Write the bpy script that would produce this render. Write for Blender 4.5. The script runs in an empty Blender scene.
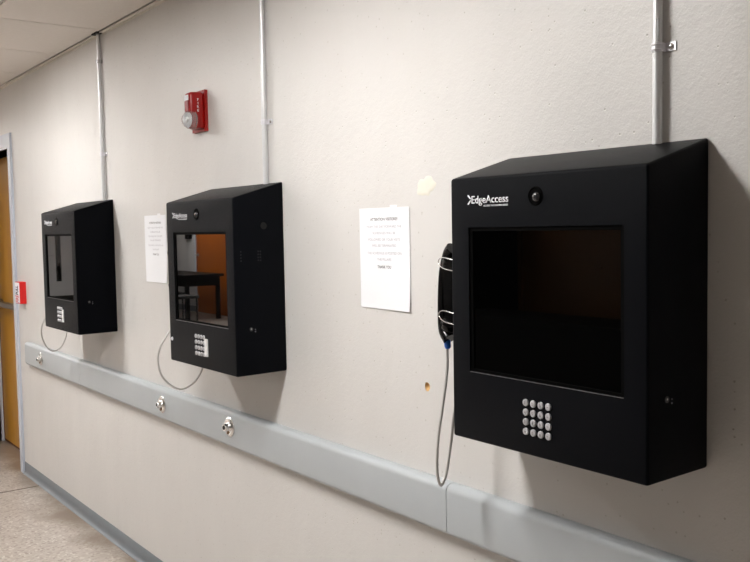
import bpy, bmesh, math, random
from mathutils import Vector, Matrix
random.seed(7)
S = bpy.context.scene
COL = S.collection

# ------------------------------------------------------------------ camera, world, exposure
F = Vector((-0.80082193, 0.59587067, -0.06018621))
R = Vector((0.59771862, 0.80150854, -0.01779062))
U = Vector((-0.03763885, 0.05022153, 0.99802861))
cd = bpy.data.cameras.new('camera'); cam = bpy.data.objects.new('camera', cd); COL.objects.link(cam)
M = Matrix((( R.x, U.x, -F.x, 0.0), (R.y, U.y, -F.y, -1.4), (R.z, U.z, -F.z, 1.434085), (0, 0, 0, 1)))
cam.matrix_world = M
cd.sensor_fit = 'HORIZONTAL'; cd.sensor_width = 36.0; cd.lens = 875.99 / 750 * 36.0
cd.clip_start = 0.02
S.camera = cam
w = bpy.data.worlds.new('world'); S.world = w; w.use_nodes = True
w.node_tree.nodes['Background'].inputs[0].default_value = (1, .98, .95, 1)
w.node_tree.nodes['Background'].inputs[1].default_value = 0.0
S.view_settings.view_transform = 'Standard'; S.view_settings.look = 'None'
S.view_settings.gamma = 1; S.view_settings.exposure = 1.90
LIGHT = 15.0           # corridor troffers
LIGHT_FAR = 2.0        # added troffer across the room, for the screen reflections

# ------------------------------------------------------------------ materials
def mat(name, color, rough=.5, metal=0.0, bump=None, bscale=200, mottle=None, coat=0, ior=1.5, spec=.5):
    m = bpy.data.materials.new(name); m.use_nodes = True
    nt = m.node_tree; b = nt.nodes['Principled BSDF']
    b.inputs['Base Color'].default_value = (*color, 1); b.inputs['Roughness'].default_value = rough
    b.inputs['Metallic'].default_value = metal; b.inputs['IOR'].default_value = ior
    b.inputs['Specular IOR Level'].default_value = spec
    b.inputs['Coat Weight'].default_value = coat
    tc = nt.nodes.new('ShaderNodeTexCoord')
    if bump:
        n = nt.nodes.new('ShaderNodeTexNoise'); n.inputs['Scale'].default_value = bscale; n.inputs['Detail'].default_value = 3
        bp = nt.nodes.new('ShaderNodeBump'); bp.inputs['Strength'].default_value = bump; bp.inputs['Distance'].default_value = .002
        nt.links.new(tc.outputs['Object'], n.inputs['Vector'])
        nt.links.new(n.outputs['Fac'], bp.inputs['Height']); nt.links.new(bp.outputs['Normal'], b.inputs['Normal'])
    if mottle:
        c2, sc = mottle
        n = nt.nodes.new('ShaderNodeTexNoise'); n.inputs['Scale'].default_value = sc; n.inputs['Detail'].default_value = 4
        mx = nt.nodes.new('ShaderNodeMix'); mx.data_type = 'RGBA'
        mx.inputs[6].default_value = (*color, 1); mx.inputs[7].default_value = (*c2, 1)
        nt.links.new(tc.outputs['Object'], n.inputs['Vector'])
        nt.links.new(n.outputs['Fac'], mx.inputs[0]); nt.links.new(mx.outputs[2], b.inputs['Base Color'])
    return m

def wall_material():
    m = mat('painted_wall', (.66, .62, .575), .42)
    nt = m.node_tree; b = nt.nodes['Principled BSDF']; tc = nt.nodes.new('ShaderNodeTexCoord')
    def noise(scale, det, sx=1, sz=1):
        mp = nt.nodes.new('ShaderNodeMapping'); mp.inputs['Scale'].default_value = (sx, 1, sz)
        n = nt.nodes.new('ShaderNodeTexNoise'); n.inputs['Scale'].default_value = scale; n.inputs['Detail'].default_value = det
        nt.links.new(tc.outputs['Object'], mp.inputs[0]); nt.links.new(mp.outputs[0], n.inputs['Vector'])
        return n
    fine = noise(210, 3); mid = noise(70, 3); big = noise(3.2, 3, 1.6, .7)
    pits = nt.nodes.new('ShaderNodeTexVoronoi'); pits.inputs['Scale'].default_value = 62
    nt.links.new(tc.outputs['Object'], pits.inputs['Vector'])
    pr = nt.nodes.new('ShaderNodeMapRange'); pr.inputs[1].default_value = .06; pr.inputs[2].default_value = .17
    nt.links.new(pits.outputs['Distance'], pr.inputs[0])
    # only some cells carry a pit
    sel = nt.nodes.new('ShaderNodeMath'); sel.operation = 'GREATER_THAN'; sel.inputs[1].default_value = .72
    sx = nt.nodes.new('ShaderNodeSeparateColor'); nt.links.new(pits.outputs['Color'], sx.inputs[0]); nt.links.new(sx.outputs[0], sel.inputs[0])
    mxp = nt.nodes.new('ShaderNodeMix'); mxp.inputs[2].default_value = 1.0
    nt.links.new(sel.outputs[0], mxp.inputs[0]); nt.links.new(pr.outputs[0], mxp.inputs[3])
    def add(a, fa, bb, fb):
        x = nt.nodes.new('ShaderNodeMath'); x.operation = 'MULTIPLY'; x.inputs[1].default_value = fa; nt.links.new(a, x.inputs[0])
        y = nt.nodes.new('ShaderNodeMath'); y.operation = 'MULTIPLY_ADD'; y.inputs[1].default_value = fb
        nt.links.new(bb, y.inputs[0]); nt.links.new(x.outputs[0], y.inputs[2]); return y.outputs[0]
    h = add(fine.outputs['Fac'], .22, mid.outputs['Fac'], .30)
    h = add(h, 1.0, mxp.outputs[0], .35)
    h = add(h, 1.0, big.outputs['Fac'], 3.0)
    bp = nt.nodes.new('ShaderNodeBump'); bp.inputs['Strength'].default_value = .75; bp.inputs['Distance'].default_value = .0035
    nt.links.new(h, bp.inputs['Height']); nt.links.new(bp.outputs['Normal'], b.inputs['Normal'])
    # faint uneven roller paint and darker pits
    mx = nt.nodes.new('ShaderNodeMix'); mx.data_type = 'RGBA'
    mx.inputs[6].default_value = (.645, .628, .608, 1); mx.inputs[7].default_value = (.705, .688, .668, 1)
    nt.links.new(big.outputs['Fac'], mx.inputs[0])
    dk = nt.nodes.new('ShaderNodeMix'); dk.data_type = 'RGBA'; dk.inputs[6].default_value = (.52, .49, .45, 1)
    nt.links.new(mxp.outputs[0], dk.inputs[0]); nt.links.new(mx.outputs[2], dk.inputs[7])
    nt.links.new(dk.outputs[2], b.inputs['Base Color'])
    return m

def floor_material():
    m = mat('terrazzo', (.45, .4, .35), .32)
    nt = m.node_tree; b = nt.nodes['Principled BSDF']; tc = nt.nodes.new('ShaderNodeTexCoord')
    v = nt.nodes.new('ShaderNodeTexVoronoi'); v.inputs['Scale'].default_value = 90
    nt.links.new(tc.outputs['Object'], v.inputs['Vector'])
    sc = nt.nodes.new('ShaderNodeSeparateColor'); nt.links.new(v.outputs['Color'], sc.inputs[0])
    r = nt.nodes.new('ShaderNodeValToRGB'); e = r.color_ramp.elements
    e[0].position = 0; e[0].color = (.30, .25, .21, 1); e[1].position = 1; e[1].color = (.60, .56, .51, 1)
    x = r.color_ramp.elements.new(.25); x.color = (.43, .375, .33, 1); x = r.color_ramp.elements.new(.8); x.color = (.47, .42, .375, 1)
    nt.links.new(sc.outputs[0], r.inputs[0])
    # worn dirty band hugging the wall, broken up by noise (y measured from the wall)
    sp = nt.nodes.new('ShaderNodeSeparateXYZ'); nt.links.new(tc.outputs['Object'], sp.inputs[0])
    n = nt.nodes.new('ShaderNodeTexNoise'); n.inputs['Scale'].default_value = 3.5; n.inputs['Detail'].default_value = 5
    nt.links.new(tc.outputs['Object'], n.inputs['Vector'])
    a = nt.nodes.new('ShaderNodeMath'); a.operation = 'MULTIPLY_ADD'; a.inputs[1].default_value = -.55
    nt.links.new(n.outputs['Fac'], a.inputs[0]); nt.links.new(sp.outputs[1], a.inputs[2])
    mr = nt.nodes.new('ShaderNodeMapRange'); mr.inputs[1].default_value = -.43; mr.inputs[2].default_value = -.25; mr.inputs[3].default_value = 0; mr.inputs[4].default_value = 1.0
    nt.links.new(a.outputs[0], mr.inputs[0])
    mx = nt.nodes.new('ShaderNodeMix'); mx.data_type = 'RGBA'; mx.inputs[7].default_value = (.22, .165, .12, 1)
    nt.links.new(mr.outputs[0], mx.inputs[0]); nt.links.new(r.outputs[0], mx.inputs[6]); nt.links.new(mx.outputs[2], b.inputs['Base Color'])
    return m

def wood_material(name, c1, c2, rough=.35):
    m = mat(name, c1, rough); nt = m.node_tree; b = nt.nodes['Principled BSDF']; tc = nt.nodes.new('ShaderNodeTexCoord')
    mp = nt.nodes.new('ShaderNodeMapping'); mp.inputs['Scale'].default_value = (9, 9, .7)
    n = nt.nodes.new('ShaderNodeTexNoise'); n.inputs['Scale'].default_value = 4; n.inputs['Detail'].default_value = 5
    mx = nt.nodes.new('ShaderNodeMix'); mx.data_type = 'RGBA'; mx.inputs[6].default_value = (*c1, 1); mx.inputs[7].default_value = (*c2, 1)
    nt.links.new(tc.outputs['Object'], mp.inputs[0]); nt.links.new(mp.outputs[0], n.inputs['Vector'])
    nt.links.new(n.outputs['Fac'], mx.inputs[0]); nt.links.new(mx.outputs[2], b.inputs['Base Color'])
    return m

WALL = wall_material()
FLOOR = floor_material()
FARWALL = mat('far_wall_paint', (.58, .565, .56), .6)
CEIL = mat('ceiling_tile', (.86, .81, .76), .9, bump=.5, bscale=160, mottle=((.80, .75, .70), 60))
ANGLE = mat('wall_angle_metal', (.74, .70, .63), .5)
DARK = mat('dark_gap', (.02, .018, .015), .9)
GAP = mat('tile_gap', (.10, .085, .07), .9)
BASE = mat('baseboard_vinyl', (.185, .21, .235), .45, mottle=((.16, .18, .20), 20))
RAIL = mat('rail_vinyl', (.47, .50, .52), .42, bump=.12, bscale=300, mottle=((.43, .46, .48), 12))
BLACK = mat('black_powder_coat', (.0024, .0029, .0045), .42, bump=.35, bscale=900, spec=.05)
_b = BLACK.node_tree.nodes['Principled BSDF']; _b.inputs['Sheen Weight'].default_value = .03; _b.inputs['Sheen Roughness'].default_value = .45
BLACKG = mat('black_gloss_plastic', (.002, .002, .002), .14, spec=.3)
RECESS = mat('black_inner_bezel', (.0005, .0005, .0005), .7, spec=.04)
GLASS = mat('dark_screen_glass', (.0006, .0006, .0006), .015, ior=1.85)
LENS = mat('lens_glass', (.02, .02, .022), .08, ior=1.6)
STEEL = mat('brushed_steel', (.50, .50, .52), .38, metal=.9)
KEYM = mat('keypad_metal', (.50, .50, .52), .5, metal=.35)
CHROME = mat('chrome', (.82, .81, .80), .26, metal=1)
RUST = mat('rusty_brass', (.20, .11, .05), .5, metal=.4)
GALV = mat('galvanised_conduit', (.78, .79, .80), .36, metal=.45, mottle=((.66, .67, .68), 30))
ZINC = mat('zinc_strap', (.80, .80, .84), .28, metal=.5)
CORDM = mat('armoured_cord', (.58, .56, .54), .38, metal=.35)
BLUE = mat('blue_grommet', (.01, .12, .55), .4)
WHITE = mat('white_print', (.85, .86, .9), .6)
PAPER = mat('paper', (.86, .87, .90), .8)
TAPE = mat('clear_tape', (.86, .86, .87), .3)
INK = mat('grey_ink', (.46, .45, .48), .8)
INKB = mat('dark_ink', (.20, .19, .20), .8)
INKK = mat('black_ink', (.01, .01, .01), .7)
RED = mat('alarm_red', (.34, .003, .002), .3)
REDB = mat('bright_red', (.68, .01, .008), .4)
REFL = mat('alarm_grille', (.30, .05, .055), .5)
PATCH = mat('spackle_patch', (.80, .77, .66), .7, mottle=((.75, .73, .67), 60))
HOLE = mat('bare_plaster_hole', (.80, .58, .30), .9)
WOOD = wood_material('oak_door', (.52, .25, .010), (.40, .175, .006))
WOOD2 = wood_material('orange_door', (.42, .115, .012), (.30, .07, .007))
DKWOOD = wood_material('brown_door', (.15, .068, .016), (.075, .030, .008))
FRAME = mat('door_frame_paint', (.56, .60, .68), .4)
BRONZE = mat('bronze_bar', (.14, .11, .08), .4, metal=.6)
EDGE = mat('door_edge_dark_red', (.10, .02, .008), .6)

def clear_plastic():
    m = bpy.data.materials.new('clear_strobe_lens'); m.use_nodes = True; b = m.node_tree.nodes['Principled BSDF']
    b.inputs['Base Color'].default_value = (.95, .95, .95, 1); b.inputs['Roughness'].default_value = .2
    b.inputs['Transmission Weight'].default_value = .8; b.inputs['IOR'].default_value = 1.45
    return m
CLEAR = clear_plastic()
def emitter(name, st):
    m = bpy.data.materials.new(name); m.use_nodes = True; nt = m.node_tree; b = nt.nodes['Principled BSDF']
    b.inputs['Base Color'].default_value = (.8, .8, .8, 1); b.inputs['Emission Color'].default_value = (1, .98, .955, 1)
    b.inputs['Emission Strength'].default_value = st
    return m
EMIT = emitter('troffer_diffuser', LIGHT); EMITF = emitter('added_diffuser_far', LIGHT_FAR); EMITB = emitter('added_diffuser_bright', 26)

# ------------------------------------------------------------------ helpers
def link(name, bm, m, parent=None, smooth=None, loc=None):
    me = bpy.data.meshes.new(name)
    bmesh.ops.recalc_face_normals(bm, faces=bm.faces)
    bm.to_mesh(me); bm.free()
    if m: me.materials.append(m)
    if smooth is not None:
        for p in me.polygons: p.use_smooth = True
        if smooth < 3: me.set_sharp_from_angle(angle=smooth)
    o = bpy.data.objects.new(name, me); COL.objects.link(o)
    if parent: o.parent = parent
    if loc: o.location = loc
    return o
def thing(name, label, cat, loc=(0, 0, 0), group=None):
    o = bpy.data.objects.new(name, None); o.empty_display_size = .05; COL.objects.link(o); o.location = loc
    tag(o, label, cat, group); return o
def tag(o, label, cat, group=None):
    o['label'] = label; o['category'] = cat
    if group: o['group'] = group
    return o
def struct(o): o['kind'] = 'structure'; return o
def box(bm, x0, x1, y0, y1, z0, z1):
    v = [bm.verts.new(p) for p in ((x0,y0,z0),(x1,y0,z0),(x1,y1,z0),(x0,y1,z0),(x0,y0,z1),(x1,y0,z1),(x1,y1,z1),(x0,y1,z1))]
    for f in ((0,3,2,1),(4,5,6,7),(0,1,5,4),(1,2,6,5),(2,3,7,6),(3,0,4,7)): bm.faces.new([v[i] for i in f])
    return bm
def B(*a):
    bm = bmesh.new(); return box(bm, *a)
def bev(bm, r, seg=3, ang=.5):
    ed = [e for e in bm.edges if len(e.link_faces) == 2 and e.calc_face_angle(0) > ang]
    bmesh.ops.bevel(bm, geom=ed, offset=r, segments=seg, profile=.5, affect='EDGES', clamp_overlap=True)
    return bm
def cyl(bm, p, axis, r, h, n=24, r2=None):
    """a closed cylinder or cone frustum from p along axis"""
    a = Vector(axis).normalized(); t = a.orthogonal().normalized(); s = a.cross(t); p = Vector(p); r2 = r if r2 is None else r2
    A = [bm.verts.new(p + (t*math.cos(q) + s*math.sin(q))*r) for q in [2*math.pi*i/n for i in range(n)]]
    Z = [bm.verts.new(p + a*h + (t*math.cos(q) + s*math.sin(q))*r2) for q in [2*math.pi*i/n for i in range(n)]]
    bm.faces.new(A[::-1]); bm.faces.new(Z)
    for i in range(n): bm.faces.new((A[i], A[(i+1) % n], Z[(i+1) % n], Z[i]))
    return bm
def lathe(bm, p, axis, prof, n=28):
    """prof: list of (radius, height along axis); closed at both ends"""
    a = Vector(axis).normalized(); t = a.orthogonal().normalized(); s = a.cross(t); p = Vector(p); rings = []
    for r, h in prof:
        if r < 1e-6: rings.append([bm.verts.new(p + a*h)])
        else: rings.append([bm.verts.new(p + a*h + (t*math.cos(2*math.pi*i/n) + s*math.sin(2*math.pi*i/n))*r) for i in range(n)])
    for A, Z in zip(rings, rings[1:]):
        for i in range(n):
            j = (i+1) % n
            if len(A) == 1: bm.faces.new((A[0], Z[j], Z[i]))
            elif len(Z) == 1: bm.faces.new((A[i], A[j], Z[0]))
            else: bm.faces.new((A[i], A[j], Z[j], Z[i]))
    if len(rings[0]) > 1: bm.faces.new(rings[0][::-1])
    if len(rings[-1]) > 1: bm.faces.new(rings[-1])
    return bm
def spline(pts, k=8):
    P = [Vector(p) for p in pts]; P = [2*P[0]-P[1]] + P + [2*P[-1]-P[-2]]; out = []
    for i in range(1, len(P)-2):
        for j in range(k):
            t = j/k; a, b, c, d = P[i-1:i+3]
            out.append(.5*((2*b) + (c-a)*t + (2*a-5*b+4*c-d)*t*t + (3*b-a-3*c+d)*t**3))
    out.append(P[-2]); return out
def tube(bm, pts, r, n=10):
    """r: a number or a function of 0..1"""
    rf = r if callable(r) else (lambda t: r)
    rings = []; t0 = (pts[1]-pts[0]).normalized(); nrm = t0.orthogonal().normalized()
    for i, p in enumerate(pts):
        tg = (pts[min(i+1, len(pts)-1)] - pts[max(i-1, 0)]).normalized()
        nrm = (nrm - tg*nrm.dot(tg)).normalized(); s = tg.cross(nrm); rr = rf(i/(len(pts)-1))
        rings.append([bm.verts.new(p + (nrm*math.cos(2*math.pi*j/n) + s*math.sin(2*math.pi*j/n))*rr) for j in range(n)])
    for A, Z in zip(rings, rings[1:]):
        for j in range(n): bm.faces.new((A[j], A[(j+1) % n], Z[(j+1) % n], Z[j]))
    bm.faces.new(rings[0][::-1]); bm.faces.new(rings[-1]); return bm
def extrude_profile(bm, prof, x0, x1):
    """closed (y,z) outline swept along x"""
    A = [bm.verts.new((x0, y, z)) for y, z in prof]; Z = [bm.verts.new((x1, y, z)) for y, z in prof]
    bm.faces.new(A[::-1]); bm.faces.new(Z); n = len(prof)
    for i in range(n): bm.faces.new((A[i], A[(i+1) % n], Z[(i+1) % n], Z[i]))
    return bm
def text_bm(body, width=None, height=None, bold=0.0, depth=.0004, align='LEFT', spacing=1.0):
    """lettering in the x-z plane facing -y; its lower left (or centre) at the origin; width fixes its length, height its capital height"""
    cu = bpy.data.curves.new('lettering_source', 'FONT'); cu.body = body; cu.size = 1.0; cu.offset = bold; cu.resolution_u = 4
    cu.space_character = spacing
    o = bpy.data.objects.new('lettering_source', cu); COL.objects.link(o)
    dg = bpy.context.evaluated_depsgraph_get(); dg.update()
    me = bpy.data.meshes.new_from_object(o.evaluated_get(dg)); bpy.data.objects.remove(o); bpy.data.curves.remove(cu)
    bm = bmesh.new(); bm.from_mesh(me); bpy.data.meshes.remove(me)
    xs = [v.co.x for v in bm.verts]; x0, x1 = min(xs), max(xs); k = height/.70 if height else width/(x1-x0)
    kx = width/(x1-x0) if width else k
    off = (x0+x1)/2 if align == 'CENTER' else x0
    for v in bm.verts: v.co = Vector(((v.co.x-off)*kx, 0, v.co.y*k))
    if depth:
        g = bmesh.ops.extrude_face_region(bm, geom=list(bm.faces))
        for e in g['geom']:
            if isinstance(e, bmesh.types.BMVert): e.co.y -= depth
    return bm
def move(bm, x=0, y=0, z=0):
    bmesh.ops.translate(bm, verts=bm.verts, vec=(x, y, z)); return bm
def merge(bm, other):
    me = bpy.data.meshes.new('merge_buffer'); other.to_mesh(me); other.free(); bm.from_mesh(me); bpy.data.meshes.remove(me); return bm

# ------------------------------------------------------------------ room shell
XL, XR, YB, ZC = -17.2, 3.0, -5.7, 2.322
DX0, DX1, DZ = -6.42, -5.50, 1.945        # door opening in the wall with the terminals
bm = bmesh.new()
HX, HZ, HR = -1.669, 1.035, .0098
def wall_piece(x0, x1, z0, z1): box(bm, x0, x1, 0, .25, z0, z1)
wall_piece(XL, DX0, 0, 2.6); wall_piece(DX0, DX1, DZ, 2.6); wall_piece(DX1, HX-.03, 0, 2.6); wall_piece(HX+.03, XR, 0, 2.6)
wall_piece(HX-.03, HX+.03, 0, HZ-.03); wall_piece(HX-.03, HX+.03, HZ+.03, 2.6)
# the little block around the drilled hole
n = 24; inner = []; outer = []; deep = []
for i in range(n):
    a = 2*math.pi*i/n; c, s = math.cos(a), math.sin(a); k = .03/max(abs(c), abs(s)); rr = HR*(1+.04*math.sin(3*a+1))
    outer.append(bm.verts.new((HX+c*k, 0, HZ+s*k))); inner.append(bm.verts.new((HX+c*rr, 0, HZ+s*rr*1.15)))
for i in range(n):
    j = (i+1) % n; bm.faces.new((outer[i], outer[j], inner[j], inner[i]))
wall = struct(link('wall_back', bm, WALL))
bm = bmesh.new(); rings = []
for k, (q, d) in enumerate(((1, 0), (.94, .005), (.7, .010), (.4, .012))):
    rings.append([bm.verts.new((HX+math.cos(2*math.pi*i/n)*HR*(1+.04*math.sin(6*math.pi*i/n+1))*q, d, HZ+math.sin(2*math.pi*i/n)*HR*(1+.04*math.sin(6*math.pi*i/n+1))*1.15*q)) for i in range(n)])
for A, Z in zip(rings, rings[1:]):
    for i in range(n): bm.faces.new((A[i], A[(i+1) % n], Z[(i+1) % n], Z[i]))
bm.faces.new(rings[-1])
ho = link('screw_hole', bm, HOLE, wall, smooth=1.0)
ho['label'] = 'small hole with bare tan plaster'

struct(link('floor', B(XL, XR, YB, .45, -.1, 0), FLOOR))
bm = bmesh.new()
box(bm, -5.112, -5.104, YB, -.012, 0, .0012)
struct(link('trim_2', bm, mat('floor_joint', (.12, .09, .07), .7)))
# ceiling of lay-in tiles with dark gaps between them
ceil = struct(link('ceiling', B(XL, XR, YB, 0, ZC+.022, ZC+.1), GAP))
bm = bmesh.new(); s = .6261; g = .0034
rows = [(-.49, -.019), (-1.71, -.49), (-2.93, -1.71), (-4.15, -2.93), (-5.37, -4.15), (YB, -5.37)]
slots = {}
troffers = [(-1.93, 1, 'near'), (-4.435, 1, 'near'), (-8.19, 1, 'near'), (-12.6, 1, 'near'), (-6.94, 4, 'far'), (-10.7, 4, 'far'), (-13.8, 4, 'far')]  # the first two follow cast shadows; the others are added for the reflections
k0 = -22
for k in range(k0, 11):
    a = -3.834 + s*k; b = a + s
    a2, b2 = max(a, XL), min(b, XR)
    if b2 - a2 < .05: continue
    for ri, (y0, y1) in enumerate(rows):
        lo, hi = a2+g, b2-g
        cut = None
        for tx, tr, _ in troffers:
            if tr == ri and a - .05 < tx < b - .2: lo = tx + .304; cut = tx if tr == 1 else None
        if hi - lo < .02: continue
        bv = B(lo, hi, y0+g, y1-g, ZC, ZC+.022)
        merge(bm, bv)
        if cut is not None: merge(bm, B(cut, cut+.302, -.714, y1-g, ZC, ZC+.022))
struct(link('tile', bm, CEIL, ceil))
bm = bmesh.new()
box(bm, -3.935, -3.865, -.028, -.0005, ZC-.0055, ZC+.001)
link('gap', bm, DARK, ceil)
# metal wall angle that carries the tiles, cut away where the first conduit goes up
bm = bmesh.new()
for x0, x1 in ((XL, -3.935), (-3.865, XR)):
    box(bm, x0, x1, -.0175, 0, ZC-.004, ZC-.0005); box(bm, x0, x1, -.0025, 0, ZC-.013, ZC-.004)
struct(link('trim_1', bm, ANGLE))
# far side of the waiting area
struct(link('wall_front', B(XL, XR, YB-.2, YB, 0, 2.6), FARWALL))
struct(link('wall_left', B(XL-.2, XL, YB, 0, 0, 2.6), FARWALL))
struct(link('wall_right', B(XR, XR+.2, YB, 0, 0, 2.6), FARWALL))

# vinyl cove base
prof = [(0, 0), (-.016, 0), (-.0155, .002), (-.009, .006), (-.0045, .014), (-.0035, .03), (-.0035, .069), (-.002, .0715), (0, .0715)]
bm = bmesh.new(); extrude_profile(bm, prof, -5.438, XR)
struct(link('baseboard_back', bm, BASE, smooth=.6))
struct(link('baseboard_front', B(XL, XR, YB, YB+.006, 0, .1), BASE))

# door in a painted steel frame, set back in the wall
door = struct(bpy.data.objects.new('door_1', None)); COL.objects.link(door); door.location = (DX0, .12, 0)
bm = bmesh.new()
dx = DX1-DX0
for x0, x1, z0, z1 in ((-.055, 0.0, 0, DZ+.088), (dx, dx+.058, 0, DZ+.088), (0, dx, DZ, DZ+.088)):
    box(bm, x0, x1, -.133, .02, z0, z1)
for x0, x1, z0, z1 in ((0, .014, 0, DZ), (dx-.014, dx, 0, DZ)):
    box(bm, x0, x1, -.018, .0, z0, z1)
link('door_frame', bm, FRAME, door)
leaf = link('door_leaf', bev(B(.004, dx-.004, .001, .045, .008, DZ-.004), .002, 1), WOOD, door)
bm = bmesh.new(); box(bm, .008, .016, -.003, .0008, .008, DZ-.016); box(bm, .016, dx-.016, -.003, .0008, .008, .016)  # dark reddish line at the hinge gap and bottom edge
link('edge_strip', bm, EDGE, door)
bm = bmesh.new(); box(bm, .06, dx-.06, -.055, -.012, .955, .985); bev(bm, .006, 2)
box(bm, .05, .12, -.014, .0008, .945, .995); box(bm, dx-.14, dx-.05, -.02, .0008, .935, 1.005)
link('push_bar', bm, BRONZE, door)
bm = bmesh.new(); box(bm, DX0-.3, DX1+.3, .19, .25, 0, 2.2)
struct(link('wall_recess', bm, FARWALL))

# ------------------------------------------------------------------ ceiling light fittings (out of the picture, they light it)
light_where = {-1.93: 'in the ceiling before the nearest two terminals', -4.435: 'in the ceiling before the terminal closest to the door',
               -8.19: 'added in the ceiling just past the wooden door', -12.6: 'added in the ceiling near the far end of the terminal wall',
               -6.94: 'added in the ceiling across the room, near the brown door', -10.7: 'added in the ceiling across the room, between two others', -13.8: 'added in the ceiling above the dark meeting table'}
for tx, tr, fam in troffers:
    y0, y1 = rows[tr]; y0 += .006; y1 -= .006
    if fam == 'near': y1 = -.72
    t = thing('ceiling_light', 'long narrow fluorescent light ' + light_where[tx], 'ceiling light', (tx+.152, (y0+y1)/2, ZC))
    h = (y1-y0)/2; bm = bmesh.new()
    box(bm, -.15, -.132, -h, h, -.004, .022); box(bm, .132, .15, -h, h, -.004, .022)
    box(bm, -.132, .132, -h, -h+.018, -.004, .022); box(bm, -.132, .132, h-.018, h, -.004, .022)
    link('frame', bm, ANGLE, t)
    link('diffuser', B(-.131, .131, -h+.019, h-.019, .002, .012), EMITB if tx in (-12.6, -13.8, -10.7) else EMIT if fam == 'near' else EMITF, t)

# ------------------------------------------------------------------ wall guard rail
def rail_profile(z0=.689, z1=.8168, d=.0345, r=.019):
    out = [(0, z0+.006), (-.012, z0)]
    for i in range(7):
        a = math.pi/2*i/6; out.append((-d+r*(1-math.sin(a)), z0+r*.8*(1-math.cos(a))))
    for i in range(7):
        a = math.pi/2*i/6; out.append((-d+r*(1-math.cos(a)), z1-r*(1-math.sin(a))))
    out += [(-.004, z1), (0, z1-.002)]
    return out
def rail(x0, x1, label):
    bm = bmesh.new(); extrude_profile(bm, rail_profile(), x0, x1)
    return tag(link('guard_rail', bm, RAIL, smooth=.7), label, 'guard rail', 'grey bumper rail lengths along the wall')
rail(-5.214, -4.262, 'short length of grey rail that ends beside the wooden door')
rail(-4.260, -1.5655, 'long middle length of grey rail running under two terminals')
rail(-1.5635, XR-.01, 'length of grey rail under the largest, nearest terminal')
for x, lab in ((-4.893, 'round chrome lock on the rail below the terminal by the door'),
               (-3.255, 'round chrome lock on the rail under the hanging cord of the middle terminal'),
               (-2.682, 'round chrome lock on the rail directly below the middle terminal')):
    t = thing('rail_lock', lab, 'lock', (x, -.0343, .764 if x > -3 else .755), 'chrome locks on the grey rail')
    bm = bmesh.new(); lathe(bm, (0, 0, 0), (0, -1, 0), [(.0345, -.001), (.0345, .004), (.030, .008), (.024, .0095), (.02, .008), (.017, .008)])
    link('flange', bm, CHROME, t, smooth=.8)
    bm = bmesh.new(); lathe(bm, (0, -.007, 0), (0, -1, 0), [(.0145, 0), (.0145, .012), (.012, .017), (.0, .017)])
    hub = link('hub', bm, CHROME, t, smooth=.7)
    bm = bmesh.new(); cyl(bm, (0, -.0235, 0), (0, -1, 0), .0068, .0022, 16)
    link('keyhole', bm, DARK, hub)
    bm = bmesh.new(); cyl(bm, (0, -.0072, -.0195), (0, -1, 0), .0052, .004, 12)
    link('set_screw', bm, RUST, t)

# ------------------------------------------------------------------ conduits
def conduit(x, zb, straps, couplings, label, lit=True):
    t = thing('metal_conduit', label, 'conduit', (x, -.0125, zb), 'conduits running up from the terminals')
    bm = bmesh.new(); cyl(bm, (0, 0, 0), (0, 0, 1), .0088, ZC-.001-zb if x > -3 else ZC+.004-zb, 28)
    link('pipe', bm, GALV, t, smooth=.8)
    for z in straps:
        z -= zb; bm = bmesh.new(); W = .0115; H = .008; r0 = .0091; r1 = .0108; n = 12
        # a band over the pipe, then a flat ear with a screw
        arc = [(-r1*math.cos(q), -r1*math.sin(q)) for q in [math.pi*(i/n) for i in range(n+1)]]
        arc2 = [(-r0*math.cos(q), -r0*math.sin(q)) for q in [math.pi*(i/n) for i in range(n+1)]]
        out = [(-r1, .011)] + arc + [(r1, .0095), (.0315, .0095), (.0315, .0115), (r0, .0115)] + arc2[::-1] + [(-r0, .011)]
        A = [bm.verts.new((a, b, z-H)) for a, b in out]; Z = [bm.verts.new((a, b, z+H)) for a, b in out]
        m_ = len(out)
        for i in range(m_): bm.faces.new((A[i], A[(i+1) % m_], Z[(i+1) % m_], Z[i]))
        bm.faces.new(A[::-1]); bm.faces.new(Z)
        # two raised ribs
        for dz in (-.0045, .0045):
            pts = [Vector((-r1*math.cos(q), -r1*math.sin(q), z+dz)) for q in [math.pi*(i/n) for i in range(n+1)]]
            tube(bm, pts, .0012, 6)
        st = link('strap', bm, ZINC, t, smooth=.6)
        bm = bmesh.new(); lathe(bm, (.0225, .0095, z), (0, -1, 0), [(.0055, 0), (.0055, .0015), (.003, .0035), (0, .0037)], 14)
        link('screw', bm, CHROME, st, smooth=.8)
    for z in couplings:
        bm = bmesh.new(); lathe(bm, (0, 0, z-zb-.008), (0, 0, 1), [(.0089, 0), (.0135, .0005), (.0135, .0155), (.0089, .016)], 24)
        link('coupling', bm, STEEL, t, smooth=.6)
    # locknut where the pipe enters the box
    return t
zt = 1.5790
ct = conduit(-.9885, zt, [1.7535], [], 'galvanised conduit rising from the largest, nearest terminal')
bm = bmesh.new(); box(bm, .0035, .0082, -.0084, -.0062, .185, .225)
lb = link('sticker', bm, mat('pipe_sticker', (.35, .36, .36), .6), ct)
conduit(-2.4325, zt, [1.773], [], 'galvanised conduit rising from the middle terminal')
conduit(-3.8925, zt, [1.786], [2.195], 'galvanised conduit with a coupling, rising from the terminal by the door')

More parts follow.
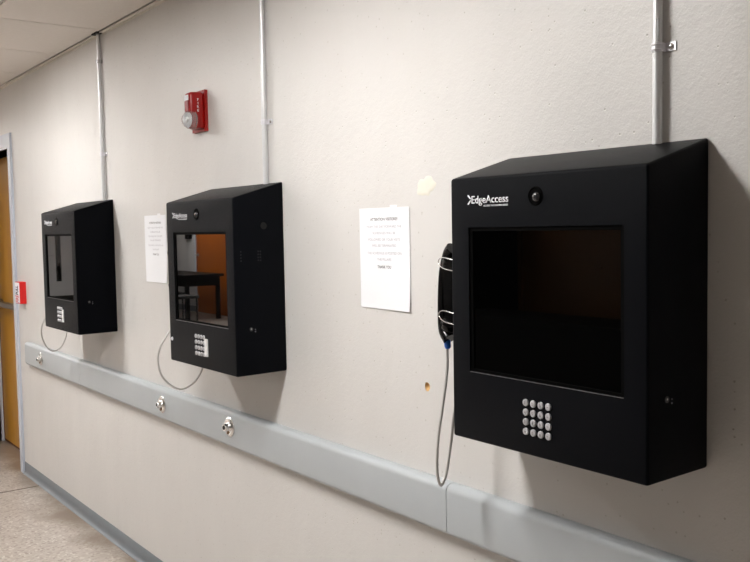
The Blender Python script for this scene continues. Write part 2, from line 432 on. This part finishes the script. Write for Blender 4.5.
# ------------------------------------------------------------------ video terminals
TW, TD, TZ = .4870, .1755, .9925
ZF, ZB = .5400, .5905                       # front and back height
def terminal(x, label, cordpts, strip, vents):
    t = thing('video_visitation_terminal', label, 'terminal', (x, 0, TZ), 'black visitation terminals on the wall')
    wx0, wx1, wz0, wz1 = .0540, .4390, .1440, .4395; rd = .010
    bm = bmesh.new(); V = bm.verts.new
    a = [V((0,-TD,0)), V((TW,-TD,0)), V((TW,-TD,ZF)), V((0,-TD,ZF))]
    b = [V((0,0,.0015)), V((TW,0,.0015)), V((TW,0,ZB)), V((0,0,ZB))]
    for f in ((b[3],b[2],b[1],b[0]), (a[0],b[0],b[1],a[1]), (a[1],b[1],b[2],a[2]), (a[2],b[2],b[3],a[3]), (a[3],b[3],b[0],a[0])): bm.faces.new(f)
    c = [V((wx0,-TD,wz0)), V((wx1,-TD,wz0)), V((wx1,-TD,wz1)), V((wx0,-TD,wz1))]
    outer_edges = None
    for i in range(4): bm.faces.new((a[i], a[(i+1) % 4], c[(i+1) % 4], c[i]))
    d = [V((v.co.x, -TD+rd, v.co.z)) for v in c]
    for i in range(4): bm.faces.new((c[i], c[(i+1) % 4], d[(i+1) % 4], d[i]))
    bm.faces.new(d)
    bmesh.ops.recalc_face_normals(bm, faces=bm.faces)
    cs = set(c+d)
    ed = [e for e in bm.edges if not (e.verts[0] in cs or e.verts[1] in cs) and len(e.link_faces) == 2]
    bmesh.ops.bevel(bm, geom=ed, offset=.0055, segments=4, profile=.5, affect='EDGES', clamp_overlap=True)
    link('housing', bm, BLACK, t, smooth=.35)
    # black inner bezel, glossy glass, thin steel strip as the glint along the opening's bottom
    bm = bmesh.new(); e = .0002
    for q in ((wx0+e, wx0+.009, wz0, wz1-e), (wx1-.009, wx1-e, wz0, wz1-e), (wx0+.009, wx1-.009, wz1-.008, wz1-e), (wx0+.009, wx1-.009, wz0+e, wz0+.006)):
        box(bm, q[0], q[1], -TD+.003, -TD+rd-.0005, q[2]+e, q[3])
    link('bezel', bm, RECESS, t)
    link('screen', B(wx0+.0092, wx1-.0092, -TD+.0055, -TD+rd-.0006, wz0+.0062, wz1-.0082), GLASS, t)
    link('lip_glint', B(wx0+.001, wx1-.001, -TD-.0006, -TD+.0025, wz0-.0010, wz0-.0002), STEEL, t)
    # camera: dark ring, recessed socket and a glass ball
    bm = bmesh.new(); lathe(bm, (.2385, -TD+.0005, .4965), (0, -1, 0), [(.0185, 0), (.0185, .0012), (.0170, .0026), (.0156, .0026), (.0150, .0009), (0, .0009)], 36)
    cm = link('camera_socket', bm, RECESS, t, smooth=.6)
    bm = bmesh.new(); lathe(bm, (.2425, -TD-.0004, .4945), (0, -1, 0), [(.0100, 0), (.0095, .003), (.007, .0058), (.0035, .0073), (0, .0076)], 24)
    link('lens', bm, LENS, cm, smooth=3.2)
    # logo
    bm = text_bm('EdgeAccess', width=.1035, height=.0150, bold=.012); move(bm, .0645, -TD, .4880)
    merge(bm, move(text_bm('ACCESS THE LEADING EDGE', width=.068, height=.0032, bold=.03), .0985, -TD, .4810))
    for sg in (1, -1):   # the two curved strokes before the name
        cx, cz = .0520, .4956; pts = []
        for i in range(9):
            q = i/8; pts.append((cx + .0100*q, cz + sg*(.0082*(1-q)**1.35 + .0006)))
        for i in range(9):
            q = 1-i/8; pts.append((cx + .0100*q + .0008 + .003*(1-q), cz + sg*((.0082*(1-q)**1.35 + .0006) + .0026*q*(1-q)*2 + .0012)))
        A = [bm.verts.new((px, -TD, pz)) for px, pz in pts]; Z = [bm.verts.new((px, -TD-.0004, pz)) for px, pz in pts]
        n_ = len(pts)
        bm.faces.new(A); bm.faces.new(Z)
        for i in range(n_): bm.faces.new((A[i], A[(i+1) % n_], Z[(i+1) % n_], Z[i]))
    link('logo', bm, WHITE, t)
    # 4 x 4 metal keypad
    nums = ['1', '2', '3', '', '4', '5', '6', '', '7', '8', '9', '', '*', '0', '#', '']
    for r in range(4):
        for cc in range(4):
            kx, kz = .2110+.0191*cc, .1020-.01860*r
            bm = bmesh.new(); lathe(bm, (kx, -TD+.0002, kz), (0, -1, 0), [(.0070, 0), (.0070, .0026), (.0062, .0036), (.004, .0040), (0, .0040)], 20)
            key = link('key', bm, KEYM, t, smooth=.6)
            ch = nums[r*4+cc]
            if ch:
                link('numeral', move(text_bm(ch, height=.0054, bold=.02, align='CENTER', depth=.0002), kx, -TD-.0038, kz-.0027 - (.0015 if ch == '*' else 0)), INKB, key)
            else:
                link('numeral', B(kx-.0022, kx+.0022, -TD-.0040, -TD-.0037, kz-.0006, kz+.0006), INKB, key)
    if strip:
        bm = B(.2775, .2955, -TD-.0045, -TD+.0002, .0420, .0985); bev(bm, .002, 2)  # white strip stands in for a reflection beside the keys
        st = link('key_glint', bm, mat('glint_white', (.8, .8, .8), .3), t); st['label'] = 'narrow white upright strip added as a glint beside the keys'
        bm = bmesh.new(); lathe(bm, (.0215, -TD+.0002, .076), (0, -1, 0), [(.0065, 0), (.006, .003), (.003, .005), (0, .0053)], 16)
        if strip > 1:
            link('button', bm, WHITE, t, smooth=.8)
        else: bm.free()
    # side: key lock, and on one of them ventilation holes
    bm = bmesh.new(); lathe(bm, (TW-.0003, -.123, .1415), (1, 0, 0), [(.0058, 0), (.0058, .0014), (.0045, .0022), (0, .0022)], 18)
    lk = link('side_lock', bm, mat('lock_face', (.10, .10, .10), .3, metal=.8), t, smooth=.7)
    bm = bmesh.new(); cyl(bm, (TW+.0018, -.1245, .1425), (1, 0, 0), .0017, .001, 10); link('lock_pin', bm, CHROME, lk)
    for yy, zz in ((-.109, .1405), (-.109, .1335)):
        bm = bmesh.new(); cyl(bm, (TW-.0002, yy, zz), (1, 0, 0), .0014, .0012, 8); link('rivet', bm, STEEL, t)
    if vents:
        vm = mat('vent_rivet', (.06, .06, .06), .4, metal=.5)
        for yy in (-.152, -.093, -.085):
            for i in range(4):
                bm = bmesh.new(); cyl(bm, (TW-.0003, yy, .350+.0092*i), (1, 0, 0), .0018, .0008, 8); link('vent_rivet', bm, vm, t)
        bm = bmesh.new(); lathe(bm, (TW-.0003, -.072, .455), (1, 0, 0), [(.011, 0), (.011, .0008), (.009, .001), (0, .001)], 20)
        link('knockout', bm, BLACKG, t, smooth=.6)
    # handset in its cradle on the side
    hy = -.120
    bm = B(-.066, .001, hy-.018, hy+.024, .222, .376); bev(bm, .006, 3); box(bm, -.078, -.060, hy-.010, hy+.020, .262, .345)
    cr = link('cradle', bm, BLACKG, t, smooth=.6)
    for zz in (.362, .246):
        bm = bmesh.new()
        pts = spline([(-.030, hy-.020, zz+.008), (-.066, hy-.024, zz+.013), (-.086, hy-.017, zz+.002), (-.064, hy-.023, zz-.010), (-.030, hy-.020, zz-.016)], 6); tube(bm, pts, .0011, 8)
        link('highlight_wire', bm, CHROME, cr, smooth=2)  # chrome wires drawn for the bright highlight strokes on the cradle
    bm = bmesh.new()
    gp = spline([(-.056, hy, .394), (-.070, hy, .380), (-.088, hy, .340), (-.0955, hy, .288), (-.094, hy, .240), (-.086, hy, .212), (-.070, hy, .194)], 7)
    tube(bm, gp, lambda q: .0125 + .0035*math.cos(math.pi*2*q), 16)
    lathe(bm, (-.070, hy, .362), (1, 0, -.12), [(.010, -.010), (.018, -.003), (.020, .006), (.019, .012), (.012, .014), (0, .014)], 24)
    lathe(bm, (-.074, hy, .226), (1, 0, .15), [(.010, -.012), (.019, -.004), (.021, .008), (.019, .014), (.012, .016), (0, .016)], 24)
    hs = link('handset', bm, BLACKG, t, smooth=1.0)
    bm = bmesh.new(); lathe(bm, (-.0800, hy, .199), (.06, .05, -1), [(.0075, 0), (.0075, .022), (.0055, .027), (0, .027)], 18)
    sr = link('strain_relief', bm, BLUE, hs, smooth=.6); sr['label'] = 'blue plastic sleeve at the cord'
    bm = bmesh.new(); pts = spline([Vector(p) - Vector((x, 0, TZ)) for p in cordpts], 9)
    tube(bm, pts, .0034, 10)
    link('cord', bm, CORDM, t, smooth=2)
    bm = bmesh.new(); lathe(bm, pts[-1] - Vector((0, 0, .004)), (0, 0, 1), [(.0055, 0), (.0055, .010), (0, .010)], 12)
    link('cord_end', bm, STEEL, t, smooth=.6)
    return t
x1, x2, x3 = -4.2975, -2.8365, -1.3770
def cd_(x, first, rest): return first + rest
terminal(x3, 'largest and nearest black terminal with its handset hooked on the side', [
    (-1.4575, -.119, 1.172), (-1.458, -.119, 1.13), (-1.458, -.123, 1.094), (-1.458, -.136, 1.028), (-1.458, -.149, .963), (-1.458, -.153, .896), (-1.458, -.142, .860),
    (-1.458, -.125, .888), (-1.457, -.111, .957), (-1.450, -.102, 1.035), (-1.425, -.09, 1.09), (-1.385, -.08, 1.12)], 0, False)
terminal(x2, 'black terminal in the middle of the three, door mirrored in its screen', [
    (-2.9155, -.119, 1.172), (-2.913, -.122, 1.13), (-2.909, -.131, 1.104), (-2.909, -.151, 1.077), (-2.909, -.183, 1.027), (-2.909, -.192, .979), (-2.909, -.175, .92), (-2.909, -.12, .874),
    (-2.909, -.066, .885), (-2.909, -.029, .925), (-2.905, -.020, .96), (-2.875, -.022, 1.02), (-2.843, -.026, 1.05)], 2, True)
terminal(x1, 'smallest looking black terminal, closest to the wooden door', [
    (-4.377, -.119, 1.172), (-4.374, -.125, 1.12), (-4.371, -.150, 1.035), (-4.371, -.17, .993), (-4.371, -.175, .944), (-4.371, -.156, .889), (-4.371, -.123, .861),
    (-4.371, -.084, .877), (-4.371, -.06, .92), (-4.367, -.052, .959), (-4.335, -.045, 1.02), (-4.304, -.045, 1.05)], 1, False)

# ------------------------------------------------------------------ notices on the wall
def notice(x0, x1, z0, z1, label, tilt=0.0):
    W, H = x1-x0, z1-z0
    t = thing('paper_notice', label, 'notice', (x0, -.0008, z0), 'printed notices taped to the wall')
    bm = bmesh.new(); n, m_ = 8, 14; g_ = []
    def off(u, v): return -.0006 - .005*max(0, (.45-v)/.45)**2*u**3 - .0006*(1+math.sin(u*4+v*3))
    for sgn in (0, 1):
        g_.append([[bm.verts.new((u/n*W + tilt*(v/m_), off(u/n, v/m_) - sgn*.00025, v/m_*H)) for u in range(n+1)] for v in range(m_+1)])
    for L in g_:
        for v in range(m_):
            for u in range(n): bm.faces.new((L[v][u], L[v][u+1], L[v+1][u+1], L[v+1][u]))
    per = [(0, u) for u in range(n)] + [(v, n) for v in range(m_)] + [(m_, u) for u in range(n, 0, -1)] + [(v, 0) for v in range(m_, 0, -1)]
    for (a, b), (c, d) in zip(per, per[1:]+per[:1]): bm.faces.new((g_[0][a][b], g_[0][c][d], g_[1][c][d], g_[1][a][b]))
    link('sheet', bm, PAPER, t, smooth=.8)
    lines = [('ATTENTION VISITORS!!', .118, .0072, .888, INKB, .02), ('FROM THIS DAY FORWARD THE', .150, .0062, .815, INK, 0), ('SCHEDULES WILL BE', .098, .0062, .752, INK, 0),
             ('FOLLOWED OR YOUR VISITS', .136, .0062, .688, INK, 0), ('WILL BE TERMINATED', .104, .0062, .628, INK, 0),
             ('THE SCHEDULE IS POSTED ON', .146, .0062, .553, INK, 0), ('THE PILLARS', .060, .0062, .492, INK, 0), ('THANK YOU', .058, .0072, .418, INKB, .02)]
    for mt, nm in ((INKB, 'bold_lettering'), (INK, 'lettering')):
        bm = bmesh.new()
        for s_, wd, ht, v, mm, bo in lines:
            if mm is not mt: continue
            tb = move(text_bm(s_, width=wd, height=ht, bold=bo, align='CENTER', depth=0), W*.50 + tilt*v, 0, v*H - ht/2)
            for q in tb.verts: q.co.y = off(q.co.x/W, q.co.z/H) - .0007
            merge(bm, tb)
        link(nm, bm, mt, t)
    bm = bmesh.new(); box(bm, W*.64, W*.78, -.0036, -.0032, H-.012, H+.006)
    link('tape', bm, TAPE, t)
    return t
notice(-1.9435, -1.7285, 1.2195, 1.4875, 'white paper notice taped beside the largest terminal')
notice(-3.4570, -3.2420, 1.2320, 1.5015, 'white paper notice partly tucked behind the middle terminal', -.0005)

# spackle patch
bm = bmesh.new(); rnd = random.Random(3); n = 40
def blob(r, ph): return [(r*(1+.16*math.sin(2*a+ph)+.10*math.sin(5*a+2*ph)+.05*math.sin(9*a)), a) for a in [2*math.pi*i/n for i in range(n)]]
lay = []
for k, (q, y) in enumerate(((1, -.0001), (.9, -.0009), (.55, -.0016))):
    lay.append([bm.verts.new((-1.664+r*q*math.cos(a)*1.05, y, 1.535+r*q*math.sin(a)*.86)) for r, a in blob(.030, .8)])
for A, Z in zip(lay, lay[1:]):
    for i in range(n): bm.faces.new((A[i], A[(i+1) % n], Z[(i+1) % n], Z[i]))
bm.faces.new(lay[-1]); bm.faces.new(lay[0][::-1])
tag(link('wall_patch', bm, PATCH, smooth=1.2), 'pale yellow dab of filler above the notice beside the largest terminal', 'filler patch')

# ------------------------------------------------------------------ fire alarm horn strobe
t = thing('fire_alarm', 'red horn strobe with a clear round lens high on the wall', 'fire alarm', (-2.905, 0, 1.862))
bm = B(-.052, .054, -.012, 0, -.074, .070); bev(bm, .006, 3); link('back_plate', bm, RED, t, smooth=.6)
bm = bmesh.new()
fr = [(.000, -.062), (.043, -.062), (.043, .060), (.000, .060)]; bk = [(-.046, -.068), (.050, -.068), (.050, .064), (-.046, .064)]
A = [bm.verts.new((a, -.010, b)) for a, b in bk]; Z = [bm.verts.new((a, -.064, b)) for a, b in fr]
bm.faces.new(A); bm.faces.new(Z)
for i in range(4): bm.faces.new((A[i], A[(i+1) % 4], Z[(i+1) % 4], Z[i]))
bmesh.ops.recalc_face_normals(bm, faces=bm.faces); bev(bm, .012, 5, .3)
link('body', bm, RED, t, smooth=.6)
bm = B(.006, .034, -.0665, -.060, -.006, .030); bev(bm, .001, 1); link('grille', bm, REFL, t)
bm = B(.006, .034, -.0665, -.060, .032, .050); bev(bm, .001, 1); link('label_plate', bm, WHITE, t)
bm = bmesh.new(); lathe(bm, (.031, -.056, -.037), (0, -1, 0), [(.031, -.012), (.0315, 0), (.030, .010), (.025, .020), (.016, .028), (.007, .031), (0, .0315)], 32)
ln = link('strobe_lens', bm, CLEAR, t, smooth=1.2)
bm = bmesh.new(); lathe(bm, (.031, -.062, -.037), (0, -1, 0), [(.022, 0), (.018, .004), (.008, .004), (.006, .010), (.0, .011)], 24)
link('reflector', bm, WHITE, ln, smooth=.8)
bm = bmesh.new()
for i, ch in enumerate('FIRE'):
    tb = text_bm(ch, height=.0085, bold=.02, align='CENTER')
    # stand the letter on the side face, which looks along +x
    for v in tb.verts: v.co = Vector((-v.co.y + .0486 - .0 + .0, -.034 + v.co.x, v.co.z + .040 - .0125*i - .010))
    merge(bm, tb)
for v in bm.verts: v.co.x += .0012 - (abs(v.co.y)-.010)*.13
link('lettering', bm, WHITE, t)

# ------------------------------------------------------------------ pull station beside the door
t = thing('pull_station', 'small bright red alarm box on the wall beside the wooden door', 'alarm box', (-5.310, 0, 1.098))
bm = B(-.050, .046, -.036, 0, -.064, .062); bev(bm, .003, 2); link('body', bm, REDB, t, smooth=.6)
bm = B(-.047, .041, -.0385, -.0355, -.060, .058); fp = link('front_plate', bm, WHITE, t)
fp['label'] = 'white front plate'
def rot_text(s_, width, height, x, z, m, name):
    tb = text_bm(s_, width=width, height=height, bold=.03)
    for v in tb.verts: v.co = Vector((x - v.co.z, v.co.y - .0385, z + v.co.x))
    return link(name, tb, m, t)
rot_text('PULL', .052, .052, .020, -.012, INKK, 'black_lettering')
rot_text('FIRE', .042, .060, .022, -.057, REDB, 'red_lettering')

# ------------------------------------------------------------------ across the room: seen only mirrored in the screens
def far_door(x0, x1, m, handle_at, n, fm):
    d = struct(bpy.data.objects.new('door_%d' % n, None)); COL.objects.link(d); d.location = (x0, YB, 0)
    W = x1-x0
    link('door_leaf', bev(B(.0, W, .002, .03, .01, 2.03), .003, 1), m, d)
    bm = bmesh.new(); box(bm, -.05, -.002, 0, .045, 0, 2.08); box(bm, W+.002, W+.05, 0, .045, 0, 2.08); box(bm, -.002, W+.002, 0, .045, 2.032, 2.08)
    link('door_frame', bm, fm, d)
    bm = bmesh.new(); cyl(bm, (handle_at, .03, 1.02), (0, 1, 0), .026, .01, 20); cyl(bm, (handle_at, .04, 1.02), (0, 1, 0), .01, .04, 12); box(bm, handle_at-.01, handle_at+.12, .07, .085, 1.01, 1.03)
    link('door_handle', bm, STEEL if n == 2 else DKWOOD, d)
far_door(-14.33, -13.02, WOOD2, .08, 2, FRAME)
far_door(-6.45, -5.10, DKWOOD, .95, 3, DKWOOD)
d = struct(bpy.data.objects.new('door_4', None)); COL.objects.link(d); d.location = (XL, -4.75, 0)
link('door_leaf', bev(B(.002, .03, 0, .90, .01, 2.03), .003, 1), mat('grey_door', (.55, .55, .56), .5), d)
bm = bmesh.new(); box(bm, 0, .045, -.05, -.002, 0, 2.08); box(bm, 0, .045, .902, .95, 0, 2.08); box(bm, 0, .045, -.002, .902, 2.032, 2.08)
link('door_frame', bm, FRAME, d)
link('narrow_window', B(.028, .034, .575, .675, .52, 1.75), GLASS, d)
link('kick_plate', B(.030, .033, .02, .88, .02, .24), DARK, d)
bm = bmesh.new(); cyl(bm, (.03, .82, 1.02), (1, 0, 0), .026, .01, 20); cyl(bm, (.04, .82, 1.02), (1, 0, 0), .01, .04, 12); box(bm, .07, .085, .72, .83, 1.01, 1.03)
link('door_handle', bm, STEEL, d)
t = thing('tall_cabinet', 'tall black cabinet standing beside the dark brown door', 'cabinet', (-6.955, YB+.012, 0))
bm = B(-.45, .45, 0, .70, .05, 1.90); bev(bm, .01, 2); link('body', bm, BLACK, t)
link('front_window', B(-.40, .18, .70, .706, .75, 1.75), GLASS, t)
bm = bmesh.new()
for a in (-.38, .38):
    for b in (.06, .64): cyl(bm, (a, b, 0), (0, 0, 1), .025, .05, 12)
link('foot', bm, DARK, t)
TABLE = mat('dark_table_top', (.004, .0035, .003), .55, spec=.2); SEAT = mat('black_seat', (.01, .01, .01), .6)
def table(x, y, W, D_, lab):
    t = thing('meeting_table', lab, 'table', (x, y, 0), 'dark tables across the room')
    bm = B(-W/2, W/2, -D_/2, D_/2, .70, .74); bev(bm, .006, 2); link('table_top', bm, TABLE, t)
    link('apron', B(-W/2+.05, W/2-.05, -D_/2+.05, D_/2-.05, .55, .6995), TABLE, t)
    for a in (-1, 1):
        for b in (-1, 1):
            link('leg', B(a*(W/2-.08)-.03, a*(W/2-.08)+.03, b*(D_/2-.08)-.03, b*(D_/2-.08)+.03, 0, .5495), TABLE, t)
table(-14.3, -5.15, 2.7, .7, 'long dark table standing in front of the orange door')
t = thing('counter', 'long black counter in front of the dark brown door', 'counter', (-5.3, -4.9, 0))
link('base_cabinet', bev(B(-1.15, 1.15, -.28, .25, 0, .56), .004, 1), TABLE, t)
link('counter_top', bev(B(-1.18, 1.18, -.30, .29, .5602, .60), .006, 2), TABLE, t)
def chair(x, y, rz, lab):
    t = thing('stacking_chair', lab, 'chair', (x, y, 0), 'black chairs at the far table'); t.rotation_euler = (0, 0, rz)
    bm = B(-.22, .22, -.21, .21, .43, .47); bev(bm, .015, 3); link('seat', bm, SEAT, t, smooth=.7)
    bm = B(-.21, .21, .19, .225, .58, .88); bev(bm, .015, 3); link('backrest', bm, SEAT, t, smooth=.7)
    for a in (-.2, .2):
        for b, h in ((-.18, .43), (.205, .60)):
            bm = bmesh.new(); cyl(bm, (a, b, 0), (0, 0, 1), .012, h, 10); link('leg', bm, SEAT, t)
chair(-12.35, -4.45, 0, 'black chair standing off the corner of the table by the orange door')
chair(-13.2, -4.62, 0.1, 'black chair drawn up to the long table by the orange door')
bm = B(-14.72, -14.55, YB, YB+.06, 1.30, 1.42); bev(bm, .008, 2)
tag(link('wall_phone', bm, BLACKG), 'small black box on the wall next to the orange door', 'wall box')
